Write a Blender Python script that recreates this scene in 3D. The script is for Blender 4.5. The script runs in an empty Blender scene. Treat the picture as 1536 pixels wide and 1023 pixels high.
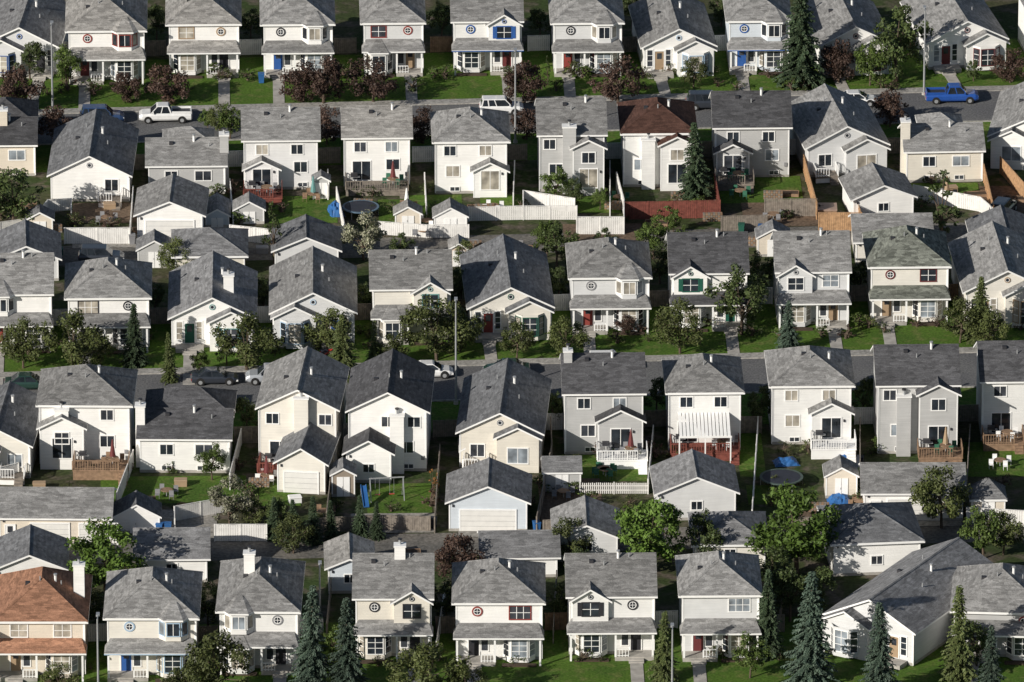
import bpy, math, random
from mathutils import Vector, Matrix
R=random.Random(7)
scene=bpy.context.scene
# ------------------------------------------------------------------ camera / site survey
PITCH=math.radians(21.0); F=16640.0; DIST=1102.0
CAMP=Vector((0,-DIST*math.cos(PITCH),DIST*math.sin(PITCH)))
FW=Vector((0,math.cos(PITCH),-math.sin(PITCH))); UP=Vector((0,math.sin(PITCH),math.cos(PITCH)))
def site(u,v):
    """aerial-survey coordinate -> metres on the flat ground"""
    d=FW*F+Vector((1,0,0))*(u-768)+UP*(511.5-v)
    t=-CAMP.z/d.z
    p=CAMP+d*t
    return p.x,p.y
def mscale(v): return 15.1+(v-511)*.00237
cam=bpy.data.cameras.new('camera'); co=bpy.data.objects.new('camera',cam); scene.collection.objects.link(co)
cam.sensor_width=36; cam.lens=36*F/1536; cam.clip_start=10; cam.clip_end=20000
co.location=CAMP; co.rotation_euler=(math.radians(90)-PITCH,0,0); scene.camera=co
scene.view_settings.view_transform='Standard'; scene.view_settings.look='None'; scene.view_settings.exposure=0
# ------------------------------------------------------------------ light
EL=math.radians(23.5); AZ=math.radians(49)   # low sun behind-left of camera
ldir=Vector((math.sin(AZ)*math.cos(EL),math.cos(AZ)*math.cos(EL),-math.sin(EL)))
sun=bpy.data.lights.new('sun','SUN'); so=bpy.data.objects.new('sun',sun); scene.collection.objects.link(so)
sun.energy=5.0; sun.angle=math.radians(.5); sun.color=(1,.945,.86)
so.rotation_euler=ldir.to_track_quat('-Z','Y').to_euler()
w=bpy.data.worlds.new('World'); scene.world=w; w.use_nodes=True
nt=w.node_tree; bg=nt.nodes['Background']; sk=nt.nodes.new('ShaderNodeTexSky'); sk.sky_type='NISHITA'; sk.sun_disc=False
sk.sun_elevation=EL; sk.sun_rotation=math.atan2(-ldir.x,-ldir.y)
nt.links.new(sk.outputs[0],bg.inputs[0]); bg.inputs[1].default_value=.06
# ------------------------------------------------------------------ materials
MC={}
def nodes(name,rough=.8,spec=.3):
    m=bpy.data.materials.new(name); m.use_nodes=True
    b=m.node_tree.nodes['Principled BSDF']; b.inputs['Roughness'].default_value=rough; b.inputs['Specular IOR Level'].default_value=spec
    return m,m.node_tree,b
def noise(t,scale,detail=2,vec=None,map_scale=None):
    n=t.nodes.new('ShaderNodeTexNoise'); n.inputs['Scale'].default_value=scale; n.inputs['Detail'].default_value=detail
    tc=t.nodes.new('ShaderNodeTexCoord')
    if map_scale:
        mp=t.nodes.new('ShaderNodeMapping'); mp.inputs['Scale'].default_value=map_scale
        t.links.new(tc.outputs['Object'],mp.inputs[0]); t.links.new(mp.outputs[0],n.inputs['Vector'])
    else: t.links.new(tc.outputs['Object'],n.inputs['Vector'])
    return n
def mrange(t,src,a,b,lo=.3,hi=.7):
    r=t.nodes.new('ShaderNodeMapRange'); r.inputs[1].default_value=lo; r.inputs[2].default_value=hi; r.inputs[3].default_value=a; r.inputs[4].default_value=b
    t.links.new(src,r.inputs[0]); return r.outputs[0]
def mul(t,a,b):
    m=t.nodes.new('ShaderNodeMath'); m.operation='MULTIPLY'; t.links.new(a,m.inputs[0]); t.links.new(b,m.inputs[1]); return m.outputs[0]
def tint(t,col,val,b):
    v=t.nodes.new('ShaderNodeVectorMath'); v.operation='SCALE'; v.inputs[0].default_value=col[:3]
    t.links.new(val,v.inputs['Scale']); t.links.new(v.outputs[0],b.inputs['Base Color'])
def plain(name,col,rough=.7,var=.12,sc=1.5,spec=.3,metal=0):
    k=('p',name)
    if k in MC: return MC[k]
    m,t,b=nodes(name,rough,spec); b.inputs['Metallic'].default_value=metal
    n=noise(t,sc,2); tint(t,col,mrange(t,n.outputs[0],1-var,1+var),b); MC[k]=m; return m
def roofm(col,patch=.26):
    k=('r',)+tuple(col)
    if k in MC: return MC[k]
    m,t,b=nodes('shingles',.92,.15)
    tc=t.nodes.new('ShaderNodeTexCoord'); mp=t.nodes.new('ShaderNodeMapping'); mp.inputs['Scale'].default_value=(1.7,1.7,7)
    t.links.new(tc.outputs['Object'],mp.inputs[0])
    vo=t.nodes.new('ShaderNodeTexVoronoi'); vo.inputs['Scale'].default_value=1; t.links.new(mp.outputs[0],vo.inputs['Vector'])
    sp=t.nodes.new('ShaderNodeSeparateColor'); t.links.new(vo.outputs['Color'],sp.inputs[0])
    a=mrange(t,sp.outputs[0],1-patch,1+patch,0,1)
    oi=t.nodes.new('ShaderNodeObjectInfo'); rr=mrange(t,oi.outputs['Random'],.84,1.16,0,1)
    n=noise(t,.35,3); c=mrange(t,n.outputs[0],.82,1.15)
    n2=noise(t,1,2,map_scale=(.6,.6,12)); c2=mrange(t,n2.outputs[0],.80,1.16)
    n3=noise(t,8,1); c3=mrange(t,n3.outputs[0],.82,1.18)
    tint(t,col,mul(t,rr,mul(t,mul(t,mul(t,a,c),c2),c3)),b)
    bp=t.nodes.new('ShaderNodeBump'); bp.inputs['Strength'].default_value=.6; bp.inputs['Distance'].default_value=.04
    t.links.new(n3.outputs[0],bp.inputs['Height']); t.links.new(bp.outputs[0],b.inputs['Normal'])
    MC[k]=m; return m
def sidem(col):
    k=('s',)+tuple(col)
    if k in MC: return MC[k]
    m,t,b=nodes('vinyl_siding',.6,.3)
    n=noise(t,.7,2); n2=noise(t,1,1,map_scale=(.4,.4,9))
    tint(t,col,mul(t,mrange(t,n.outputs[0],.93,1.04),mrange(t,n2.outputs[0],.94,1.03)),b)
    tc=t.nodes.new('ShaderNodeTexCoord'); wv=t.nodes.new('ShaderNodeTexWave'); wv.bands_direction='Z'; wv.wave_profile='SAW'; wv.inputs['Scale'].default_value=1.5
    t.links.new(tc.outputs['Object'],wv.inputs['Vector'])
    bp=t.nodes.new('ShaderNodeBump'); bp.inputs['Strength'].default_value=.3; bp.inputs['Distance'].default_value=.02
    t.links.new(wv.outputs['Fac'],bp.inputs['Height']); t.links.new(bp.outputs[0],b.inputs['Normal'])
    MC[k]=m; return m
def ground_mat(name,c1,c2,c3=None,s1=.12,s2=3.0,rough=.95):
    m,t,b=nodes(name,rough,.1)
    n=noise(t,s1,4); n2=noise(t,s2,3)
    mx=t.nodes.new('ShaderNodeMix'); mx.data_type='RGBA'; mx.inputs['A'].default_value=(*c1,1); mx.inputs['B'].default_value=(*c2,1)
    t.links.new(mrange(t,n.outputs[0],0,1,.38,.62),mx.inputs['Factor'])
    last=mx.outputs['Result']
    if c3:
        n3=noise(t,s1*4,3); mx3=t.nodes.new('ShaderNodeMix'); mx3.data_type='RGBA'; mx3.inputs['B'].default_value=(*c3,1)
        t.links.new(last,mx3.inputs['A']); t.links.new(mrange(t,n3.outputs[0],0,1,.5,.68),mx3.inputs['Factor']); last=mx3.outputs['Result']
    v=t.nodes.new('ShaderNodeVectorMath'); v.operation='SCALE'; t.links.new(last,v.inputs[0]); t.links.new(mrange(t,n2.outputs[0],.65,1.35),v.inputs['Scale'])
    t.links.new(v.outputs[0],b.inputs['Base Color'])
    bp=t.nodes.new('ShaderNodeBump'); bp.inputs['Strength'].default_value=.5; bp.inputs['Distance'].default_value=.06
    t.links.new(n2.outputs[0],bp.inputs['Height']); t.links.new(bp.outputs[0],b.inputs['Normal'])
    return m
def leafm(name,col,col2):
    m,t,b=nodes(name,.6,.25)
    oi=t.nodes.new('ShaderNodeObjectInfo'); n=noise(t,1.1,1); n2=noise(t,7,1)
    mx=t.nodes.new('ShaderNodeMix'); mx.data_type='RGBA'; mx.inputs['A'].default_value=(*col,1); mx.inputs['B'].default_value=(*col2,1)
    t.links.new(mrange(t,n2.outputs[0],0,1,.35,.65),mx.inputs['Factor'])
    v=t.nodes.new('ShaderNodeVectorMath'); v.operation='SCALE'; t.links.new(mx.outputs['Result'],v.inputs[0])
    t.links.new(mul(t,mrange(t,n.outputs[0],.6,1.3),mrange(t,oi.outputs['Random'],.75,1.25,0,1)),v.inputs['Scale'])
    t.links.new(v.outputs[0],b.inputs['Base Color'])
    return m
WHITE=(.86,.85,.825); LG=(.47,.47,.465); CREAM=(.70,.63,.53); BLUEW=(.60,.65,.70); WARM=(.74,.71,.645); PALE=(.64,.645,.645)
RG=(.238,.235,.23); RL=(.285,.275,.26); RM=(.205,.205,.208); RD=(.085,.085,.09); RDB=(.155,.158,.165); RBR=(.085,.045,.035); RT=(.34,.18,.115); RP=(.175,.185,.16)
TRIM=plain('white_trim',(.85,.845,.83),.5,.04)
def acc(c,n): return plain(n,c,.55,.08)
RED=acc((.26,.055,.045),'red_paint'); BLUE=acc((.03,.10,.32),'blue_paint'); GREEN=acc((.02,.10,.07),'green_paint'); TEAL=acc((.13,.28,.27),'teal_paint'); BLACK=acc((.03,.03,.035),'black_paint'); TAN=acc((.35,.25,.16),'tan_paint'); LBLUE=acc((.35,.47,.60),'light_blue_paint'); MAROON=acc((.14,.035,.035),'maroon_paint'); GRAYP=acc((.25,.25,.26),'grey_paint')
def glass(n,c,r): 
    m,t,b=nodes(n,r,.6); nz=noise(t,.9,2); tint(t,c,mrange(t,nz.outputs[0],.5,1.6),b); return m
GL=[glass('window_glass_dark',(.022,.028,.036),.06),glass('window_glass_dark_b',(.045,.05,.06),.1),glass('window_glass_blinds',(.22,.25,.28),.3),glass('window_glass_curtain',(.34,.31,.26),.4)]
CONC=plain('concrete',(.38,.36,.33),.9,.2,1.2); WOOD=plain('cedar_wood',(.26,.17,.11),.85,.25,3); WOODO=plain('orange_wood',(.43,.26,.14),.85,.25,3); WOODR=plain('red_stained_wood',(.19,.06,.045),.8,.25,3); WOODG=plain('weathered_wood',(.22,.19,.16),.9,.25,3); WFEN=plain('white_fence_paint',(.76,.745,.715),.6,.1)
METAL=plain('galvanised_metal',(.42,.43,.44),.45,.08,2,.5,.4); DARKM=plain('dark_metal',(.04,.04,.045),.5)
BARK=plain('bark',(.10,.075,.055),.95,.3,6); RUBBER=plain('rubber',(.02,.02,.02),.85)
CH=[TRIM,GRAYP,acc((.05,.16,.10),'green_resin'),WOOD]
# ------------------------------------------------------------------ mesh helper
class O:
    def __init__(s,name,u=None,v=None,rot=0,loc=None,z=0):
        if loc is None: loc=site(u,v)
        s.e=bpy.data.objects.new(name,None); scene.collection.objects.link(s.e)
        s.e.location=(loc[0],loc[1],z); s.e.rotation_euler=(0,0,math.radians(rot)); s.e.empty_display_size=1
        s.p={}; s.name=name
    def part(s,n):
        return s.p.setdefault(n,{'v':[],'f':[],'m':[],'mats':[]})
    def poly(s,part,mat,pts):
        P=s.part(part); b=len(P['v']); P['v']+= [tuple(p) for p in pts]; P['f'].append(tuple(range(b,b+len(pts))))
        if mat not in P['mats']: P['mats'].append(mat)
        P['m'].append(P['mats'].index(mat))
    def hexa(s,part,mat,a,skip=()):
        P=s.part(part); b=len(P['v']); P['v']+=[tuple(p) for p in a]
        if mat not in P['mats']: P['mats'].append(mat)
        mi=P['mats'].index(mat)
        for i,f in enumerate(((0,3,2,1),(4,5,6,7),(0,1,5,4),(1,2,6,5),(2,3,7,6),(3,0,4,7))):
            if i in skip: continue
            P['f'].append(tuple(b+k for k in f)); P['m'].append(mi)
    def box(s,part,mat,x0,x1,y0,y1,z0,z1,skip=()):
        s.hexa(part,mat,[(x0,y0,z0),(x1,y0,z0),(x1,y1,z0),(x0,y1,z0),(x0,y0,z1),(x1,y0,z1),(x1,y1,z1),(x0,y1,z1)],skip)
    def ob(s,part,mat,o,d,x0,x1,d0,d1,z0,z1):
        n=(d[1],-d[0])
        def q(x,k,z): return (o[0]+d[0]*x+n[0]*k,o[1]+d[1]*x+n[1]*k,z)
        s.hexa(part,mat,[q(x0,d1,z0),q(x1,d1,z0),q(x1,d0,z0),q(x0,d0,z0),q(x0,d1,z1),q(x1,d1,z1),q(x1,d0,z1),q(x0,d0,z1)])
    def cyl(s,part,mat,c,r0,r1,z0,z1,n=10):
        for i in range(n):
            a=2*math.pi*i/n; b=2*math.pi*(i+1)/n
            s.poly(part,mat,[(c[0]+r0*math.cos(a),c[1]+r0*math.sin(a),z0),(c[0]+r0*math.cos(b),c[1]+r0*math.sin(b),z0),(c[0]+r1*math.cos(b),c[1]+r1*math.sin(b),z1),(c[0]+r1*math.cos(a),c[1]+r1*math.sin(a),z1)])
        s.poly(part,mat,[(c[0]+r1*math.cos(2*math.pi*i/n),c[1]+r1*math.sin(2*math.pi*i/n),z1) for i in range(n)])
    def done(s):
        for n,P in s.p.items():
            me=bpy.data.meshes.new(n); me.from_pydata(P['v'],[],P['f'])
            for m in P['mats']: me.materials.append(m)
            me.polygons.foreach_set('material_index',P['m']); me.update()
            ob=bpy.data.objects.new(n,me); scene.collection.objects.link(ob); ob.parent=s.e
        return s.e
# ---- roofs
T=.18
def cap(o,part,rm,a,b):
    a=Vector(a); b=Vector(b); d=(b-a); L=d.length
    if L<.3: return
    d/=L; s=Vector((-d.y,d.x,0)); s=s.normalized()*.14
    up_=Vector((0,0,.05)); dn=Vector((0,0,-.03))
    for k in (-1,1): o.poly(part,rm,[a+up_,b+up_,b+s*k+dn,a+s*k+dn])
def gable(o,x0,x1,y0,y1,ze,pitch,rm,axis='y',oh=.4,og=.35,wall=None,part='roof'):
    if axis=='y': a0,a1,b0,b1=x0,x1,y0,y1; f=lambda a,b,z:(a,b,z)
    else: a0,a1,b0,b1=y0,y1,x0,x1; f=lambda a,b,z:(b,a,z)
    am=(a0+a1)/2; zr=ze+(a1-a0)/2*pitch
    if wall:
        for b in (b0,b1): o.poly('walls',wall,[f(a0,b,ze),f(a1,b,ze),f(am,b,zr)])
    A0,A1,B0,B1=a0-oh,a1+oh,b0-og,b1+og; zl=ze-oh*pitch+.01; zr+=.01
    for (aa) in (A0,A1):
        o.poly(part,rm,[f(aa,B0,zl+T),f(aa,B1,zl+T),f(am,B1,zr+T),f(am,B0,zr+T)])
        o.poly('fascia',TRIM,[f(aa,B0,zl),f(aa,B1,zl),f(am,B1,zr),f(am,B0,zr)])
        o.poly('fascia',TRIM,[f(aa,B0,zl),f(aa,B1,zl),f(aa,B1,zl+T),f(aa,B0,zl+T)])
        for b in (B0,B1): o.poly('fascia',TRIM,[f(aa,b,zl),f(am,b,zr),f(am,b,zr+T),f(aa,b,zl+T)])
    cap(o,part,rm,f(am,B0,zr+T),f(am,B1,zr+T))
    return zr+T
def hip(o,x0,x1,y0,y1,ze,pitch,rm,oh=.4,part='roof'):
    X0,X1,Y0,Y1=x0-oh,x1+oh,y0-oh,y1+oh; zl=ze-oh*pitch+.01
    h=min(X1-X0,Y1-Y0)/2; zr=zl+h*pitch
    if X1-X0>=Y1-Y0: r0=(X0+h,(Y0+Y1)/2); r1=(X1-h+.001,(Y0+Y1)/2)
    else: r0=((X0+X1)/2,Y0+h); r1=((X0+X1)/2,Y1-h)
    c=[(X0,Y0),(X1,Y0),(X1,Y1),(X0,Y1)]
    t=[(*p,zl+T) for p in c]; R0=(*r0,zr+T); R1=(*r1,zr+T)
    if X1-X0>=Y1-Y0: fs=[[t[0],t[1],R1,R0],[t[1],t[2],R1],[t[2],t[3],R0,R1],[t[3],t[0],R0]]; cs=[(t[0],R0),(t[1],R1),(t[2],R1),(t[3],R0),(R0,R1)]
    else: fs=[[t[0],t[1],R0],[t[1],t[2],R1,R0],[t[2],t[3],R1],[t[3],t[0],R0,R1]]; cs=[(t[0],R0),(t[1],R0),(t[2],R1),(t[3],R1),(R0,R1)]
    for q in fs: o.poly(part,rm,q)
    for a,b in cs: cap(o,part,rm,a,b)
    for i in range(4):
        a,b=c[i],c[(i+1)%4]; o.poly('fascia',TRIM,[(*a,zl-.04),(*b,zl-.04),(*b,zl+T),(*a,zl+T)])
    o.poly('fascia',TRIM,[(*p,zl-.04) for p in c])
    return zr+T
def shed(o,x0,x1,yf,yb,z0,z1,rm,k=.5,part='porch_roof'):
    a=[(x0,yf),(x1,yf),(x1,yb),(x0,yb)]
    t=[(*p,z0+.16) for p in a]; r0=(x0+k,yb,z1); r1=(x1-k,yb,z1)
    o.poly(part,rm,[t[0],t[1],r1,r0]); o.poly(part,rm,[t[1],t[2],r1]); o.poly(part,rm,[t[3],t[0],r0])
    for i in range(4):
        p,q=a[i],a[(i+1)%4]; o.poly('fascia',TRIM,[(*p,z0),(*q,z0),(*q,z0+.16),(*p,z0+.16)])
    o.poly('fascia',TRIM,[(*p,z0) for p in a])
def walls(o,m,x0,x1,y0,y1,z0,z1,corner=True):
    o.box('walls',m,x0,x1,y0,y1,z0,z1,skip=(0,1))
    if z0==0: o.box('foundation',CONC,x0-.03,x1+.03,y0-.03,y1+.03,0,.28)
    if corner:
        for x in (x0-.02,x1-.1):
            o.box('corner_trim',TRIM,x,x+.12,y0-.035,y0+.1,.28,z1-.02)
def win(o,c,z0,w,h,org=(0,0),d=(1,0),tm=None,nx=2,ny=1,g=None,sh=None,fr=.1):
    tm=tm or TRIM; g=g or R.choice([GL[0],GL[0],GL[1],GL[2],GL[3]] )
    a,b=c-w/2,c+w/2
    o.ob('windows',g,org,d,a,b,-.02,.02,z0,z0+h)
    F_='window_frames'
    o.ob(F_,tm,org,d,a-fr,b+fr,.0,.06,z0+h,z0+h+fr); o.ob(F_,tm,org,d,a-fr,b+fr,0,.08,z0-fr,z0)
    o.ob(F_,tm,org,d,a-fr,a,.0,.055,z0,z0+h); o.ob(F_,tm,org,d,b,b+fr,.0,.055,z0,z0+h)
    for i in range(1,nx): x=a+w*i/nx; o.ob(F_,TRIM,org,d,x-.03,x+.03,.0,.045,z0,z0+h)
    for i in range(1,ny): z=z0+h*i/ny; o.ob(F_,TRIM,org,d,a,b,.0,.04,z-.025,z+.025)
    if sh:
        for s in (a-fr-.36,b+fr+.02): o.ob('shutters',sh,org,d,s,s+.34,0,.05,z0-.05,z0+h+.05)
def roundwin(o,x,z,r,y,tm):
    n=18
    for i in range(n):
        a=2*math.pi*i/n; b=2*math.pi*(i+1)/n
        q=lambda rr,t,yy:(x+rr*math.cos(t),yy,z+rr*math.sin(t))
        for ro,ri,mm,yy in ((r,r*.72,tm,y-.07),(r*.72,r*.58,TRIM,y-.06)): o.poly('round_window',mm,[q(ro,a,yy),q(ro,b,yy),q(ri,b,yy),q(ri,a,yy)])
        o.poly('round_window',tm,[q(r,a,y-.07),q(r,b,y-.07),q(r,b,y),q(r,a,y)])
        o.poly('round_window',GL[0],[q(r*.6,a,y-.03),q(r*.6,b,y-.03),(x,y-.03,z)])
    if r>.35: o.box('round_window',TRIM,x-.02,x+.02,y-.05,y-.035,z-r*.58,z+r*.58); o.box('round_window',TRIM,x-r*.58,x+r*.58,y-.055,y-.036,z-.02,z+.02)
def bay(o,c,w,y,z0,z1,wm,rm,tm=None,p=.75,apex=.9,g=None,ny=2,roof=True,back=.3):
    P=[(c-w/2,y),(c-w/2+.65,y-p),(c+w/2-.65,y-p),(c+w/2,y)]
    for i in range(3):
        a,b=P[i],P[i+1]; L=math.dist(a,b); d=((b[0]-a[0])/L,(b[1]-a[1])/L)
        o.poly('walls',wm,[(*a,z0),(*b,z0),(*b,z1),(*a,z1)])
        win(o,L/2,z0+.55,L-.3,z1-z0-.85,a,d,tm,1 if i!=1 else max(2,int(L/.7)),ny,g,fr=.08)
    o.poly('walls',wm,[(*p_,z0+.01) for p_ in P])
    if roof:
        e=.3; Q=[(c-w/2-e,y),(c-w/2+.6-e*.6,y-p-e),(c+w/2-.6+e*.6,y-p-e),(c+w/2+e,y)]
        A=(c-.25,y+back,z1+apex); B=(c+.25,y+back,z1+apex)
        t=[(*q,z1+.14) for q in Q]
        o.poly('bay_roof',rm,[t[0],t[1],A]); o.poly('bay_roof',rm,[t[1],t[2],B,A]); o.poly('bay_roof',rm,[t[2],t[3],B])
        if back>0:
            o.poly('bay_roof',rm,[t[0],A,(c-w/2-e,y+back,z1+.14)]); o.poly('bay_roof',rm,[t[3],B,(c+w/2+e,y+back,z1+.14)])
        for i in range(3): o.poly('fascia',TRIM,[(*Q[i],z1-.02),(*Q[i+1],z1-.02),(*Q[i+1],z1+.14),(*Q[i],z1+.14)])
        o.poly('fascia',TRIM,[(*q,z1-.02) for q in Q])
def door(o,x,y,z,m,w=.95,h=2.05,side=False):
    o.box('door',m,x-w/2,x+w/2,y-.05,y+.01,z,z+h); 
    for s in (x-w/2-.1,x+w/2): o.box('door_frame',TRIM,s,s+.1,y-.08,y,z,z+h)
    o.box('door_frame',TRIM,x-w/2-.1,x+w/2+.1,y-.09,y,z+h,z+h+.1)
    o.box('door_window',GL[1],x-.25,x+.25,y-.07,y-.052,z+1.2,z+1.85)
def rvents(o,xs,fz):
    for i,(x,y) in enumerate(xs):
        z=fz(x,y)
        if i==0: o.cyl('roof_vent',TRIM,(x,y),.12,.12,z-.4,z+.7,8); o.cyl('roof_vent',METAL,(x,y),.17,.17,z+.6,z+.76,8)
        elif i==1: o.box('roof_vent',DARKM,x-.2,x+.2,y-.2,y+.2,z-.3,z+.2)
        else: o.cyl('roof_vent',METAL,(x,y),.06,.06,z-.4,z+.4,6)
def chimney(o,x,y,z1,w=1.3,d=.75,m=None,z0=0):
    m=m or sidem(WHITE)
    o.box('chimney',m,x-w/2,x+w/2,y-d,y+.2,z0,z1); o.box('chimney',TRIM,x-w/2-.08,x+w/2+.08,y-d-.08,y+.28,z1,z1+.14)
    o.cyl('chimney',METAL,(x,y-d/2+.1),.13,.13,z1+.14,z1+.6,8); o.cyl('chimney',DARKM,(x,y-d/2+.1),.2,.2,z1+.6,z1+.72,8)
def rail(o,m,x0,y0,x1,y1,z,h=.95,part='railing'):
    L=math.dist((x0,y0),(x1,y1)); d=((x1-x0)/L,(y1-y0)/L)
    o.ob(part,m,(x0,y0),d,0,L,-.04,.04,z+h-.08,z+h); o.ob(part,m,(x0,y0),d,0,L,-.03,.03,z+.08,z+.14)
    n=max(2,int(L/.24))
    for i in range(n+1):
        x=L*i/n; ww=.06 if i%6==0 else .028
        o.ob(part,m,(x0,y0),d,x-ww,x+ww,-.028,.028,z,z+h-.081)
def deck(o,x0,x1,y0,dp,z,m,rm=None):
    rm=rm or m
    for i in range(int(dp/.3)): o.box('deck',m,x0,x1,y0-dp+.3*i,y0-dp+.3*i+.27,z-.18,z-R.uniform(0,.01))
    o.box('deck_skirt',rm,x0+.05,x1-.05,y0-dp+.06,y0-dp+.12,.0,z-.2)
    for x in (x0+.1,(x0+x1)/2,x1-.1): o.box('deck_post',rm,x-.07,x+.07,y0-dp+.13,y0-dp+.27,0,z-.18)
    rail(o,rm,x0,y0-dp+.05,x1-1.0,y0-dp+.05,z); rail(o,rm,x0+.05,y0-dp,x0+.05,y0-.1,z); rail(o,rm,x1-.05,y0-dp,x1-.05,y0-.1,z)
    n=max(1,int(z/.2))
    for i in range(n): o.box('deck_steps',m,x1-.95,x1-.1,y0-dp-.28*(i+1),y0-dp-.28*i-.01,0,z-.2*(i+1)+.02)
def bbq(o,x,y,z):
    o.box('barbecue',DARKM,x-.35,x+.35,y-.25,y+.25,z+.75,z+1.1); o.box('barbecue',METAL,x-.6,x+.6,y-.22,y+.22,z+.7,z+.74)
    for a in (-.3,.3): o.box('barbecue',DARKM,x+a-.03,x+a+.03,y-.2,y+.2,z,z+.7)
def patio_set(o,x,y,z,um=None):
    cm=R.choice(CH)
    o.cyl('patio_table',WOOD,(x,y),.6,.6,z+.68,z+.74,12); o.cyl('patio_table',METAL,(x,y),.05,.05,z,z+.68,6)
    for a in range(4):
        cx,cy=x+1.0*math.cos(a*1.57+.5),y+1.0*math.sin(a*1.57+.5)
        o.box('patio_chair',cm,cx-.22,cx+.22,cy-.22,cy+.22,z+.4,z+.45); o.box('patio_chair',cm,cx-.22,cx+.22,cy+.18,cy+.23,z+.46,z+.9)
        for dx in (-.2,.17):
            for dy in (-.2,.17): o.box('patio_chair',cm,cx+dx,cx+dx+.03,cy+dy,cy+dy+.03,z,z+.4)
    if um: o.cyl('patio_umbrella',TRIM,(x,y),.04,.04,z+.75,z+1.0,6); o.cyl('patio_umbrella',um,(x,y),.3,.06,z+.9,z+2.6,8)
# ------------------------------------------------------------------ houses
def pickw(wc):
    if wc!=WHITE: return wc
    return R.choice([WHITE,WHITE,WHITE,WARM,PALE,(.77,.765,.745),(.71,.67,.59)])
def basewin(o,x,y=0): win(o,x,.32,.9,.4,(0,y-.03),(1,0),nx=2,g=GL[1],fr=.06)
def mainroof(o,kind,x0,x1,y0,y1,ze,pitch,rm,wm):
    if kind=='hip': z=hip(o,x0,x1,y0,y1,ze,pitch,rm)
    else: z=gable(o,x0,x1,y0,y1,ze,pitch,rm,'x' if kind=='gx' else 'y',wall=wm)
    xm,ym=(x0+x1)/2,(y0+y1)/2
    def fz(x,y):
        if kind=='gx': return z-abs(y-ym)*pitch
        if kind=='gy': return z-abs(x-xm)*pitch
        h=min(x1-x0,y1-y0)/2+.4
        return z-max(0,h-min(x-x0+.4,x1+.4-x,y-y0+.4,y1+.4-y))*pitch
    return fz
def up(o,kind,x,ww,wm,rm,am,eave,sh):
    if kind=='win': win(o,x,eave-1.7,1.5,1.2,tm=am,nx=2,ny=2,sh=sh)
    elif kind=='big': win(o,x,eave-1.75,1.9,1.25,tm=am,nx=3,ny=2,sh=sh)
    elif kind=='round': roundwin(o,x,eave-1.0,.5,0,am or BLACK)
    elif kind=='bay': bay(o,x,2.7,0,eave-2.2,eave-.15,wm,rm,am if am in(LBLUE,RED,TEAL) else None,.7,1.1,ny=1,back=1.2)
    elif kind=='gable':
        y=-.45; w=3.3; z1=eave-.35
        o.box('walls',wm,x-w/2,x+w/2,y,1,eave-2.6,z1,skip=(1,)); gable(o,x-w/2,x+w/2,y,3.2,z1,.62,rm,'y',.35,.3,wm,'dormer_roof')
        win(o,x,eave-1.85,1.5,1.25,(0,y),(1,0),am,2,2,sh=sh); roundwin(o,x,z1+.35,.24,y,am or GRAYP)
def planter(o,x0,x1,y):
    o.box('flower_bed',plain('bed_soil',(.07,.05,.035),.95),x0,x1,y-.7,y-.02,0,.12)
def two_front(u,v,w=7.2,d=9,eave=5.6,roof='hip',pitch=.52,rot=1.5,rc=RG,wc=WHITE,am=None,L='win',Rr='round',bs=1,dm=None,sh=None,pg=None,path=8,chim=None,name='two_storey_house',prc=None):
    o=O(name,u,v,rot,); wm=sidem(pickw(wc)); rm=roofm(rc,.42 if rc==RP else .26); prm=rm
    dm=dm or BLACK; x0,x1=-w/2,w/2
    walls(o,wm,x0,x1,0,d,0,eave); fz=mainroof(o,roof,x0,x1,0,d,eave,pitch,rm,wm)
    up(o,L,-w*.25,w,wm,rm,am,eave,sh); up(o,Rr,w*.25,w,wm,rm,am,eave,sh)
    pp=1.7
    shed(o,x0-.25,x1+.25,-pp-.25,0,2.75,3.65,prm)
    if pg is not None:
        xx=pg*w*.25; bay(o,xx,2.9,-.95,.2,2.72,wm,prm,None,1.0,.95,ny=2,back=.9)
    bx=bs*w*.24
    if pg is None: bay(o,bx,3.0,-.25,.15,2.7,wm,rm,am if am in (LBLUE,) else None,.9,.1,ny=3,roof=False)
    if am in (LBLUE,BLUE): o.box('belt_trim',am,x0-.26,x1+.26,-pp-.28,-pp-.255,2.76,2.86)
    o.box('porch_slab',CONC,min(-bs*.3,-bs*w/2),max(-bs*.3,-bs*w/2),-pp,-.04,0,.4)
    for x in (-bs*.35,-bs*(w/2-.12)): o.box('porch_post',TRIM,x-.09,x+.09,-pp+.02,-pp+.2,.4,2.75)
    o.box('porch_post',TRIM,bs*(w/2-.12)-.09,bs*(w/2-.12)+.09,-pp+.02,-pp+.2,0,2.75)
    rail(o,TRIM,-bs*1.6 if bs>0 else .4,-pp+.1,-bs*.45 if bs>0 else 1.55,-pp+.1,.4,.8)
    dx=-bs*w*.29; door(o,dx,0,.42,dm)
    win(o,dx+bs*1.0,.9,.6,1.4,nx=1,g=GL[1])
    for i in range(2): o.box('porch_steps',CONC,dx-.7,dx+.7,-pp-.32*(i+1),-pp-.32*i-.004,0,.27-.13*i)
    planter(o,min(bx-1.6,bx+1.6),max(bx-1.6,bx+1.6),-1.2)
    if path: o.box('garden_path',CONC,dx-.6,dx+.6,-pp-.66-path,-pp-.66,.002,.05)
    if chim: chimney(o,chim,d*.5,eave+3.4,1.0,.7,z0=eave)
    j=R.uniform(-.5,.5); rvents(o,[(w*.12+j,d*.5-.5),(-w*.2+j,d*.5-.9),(-w*.05+j,d*.35),(w*.22,d*.45)],fz)
    o.box('downpipe',TRIM,x1+.02,x1+.1,-.1,-.02,.1,eave-.3)
    return o.done()
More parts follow.
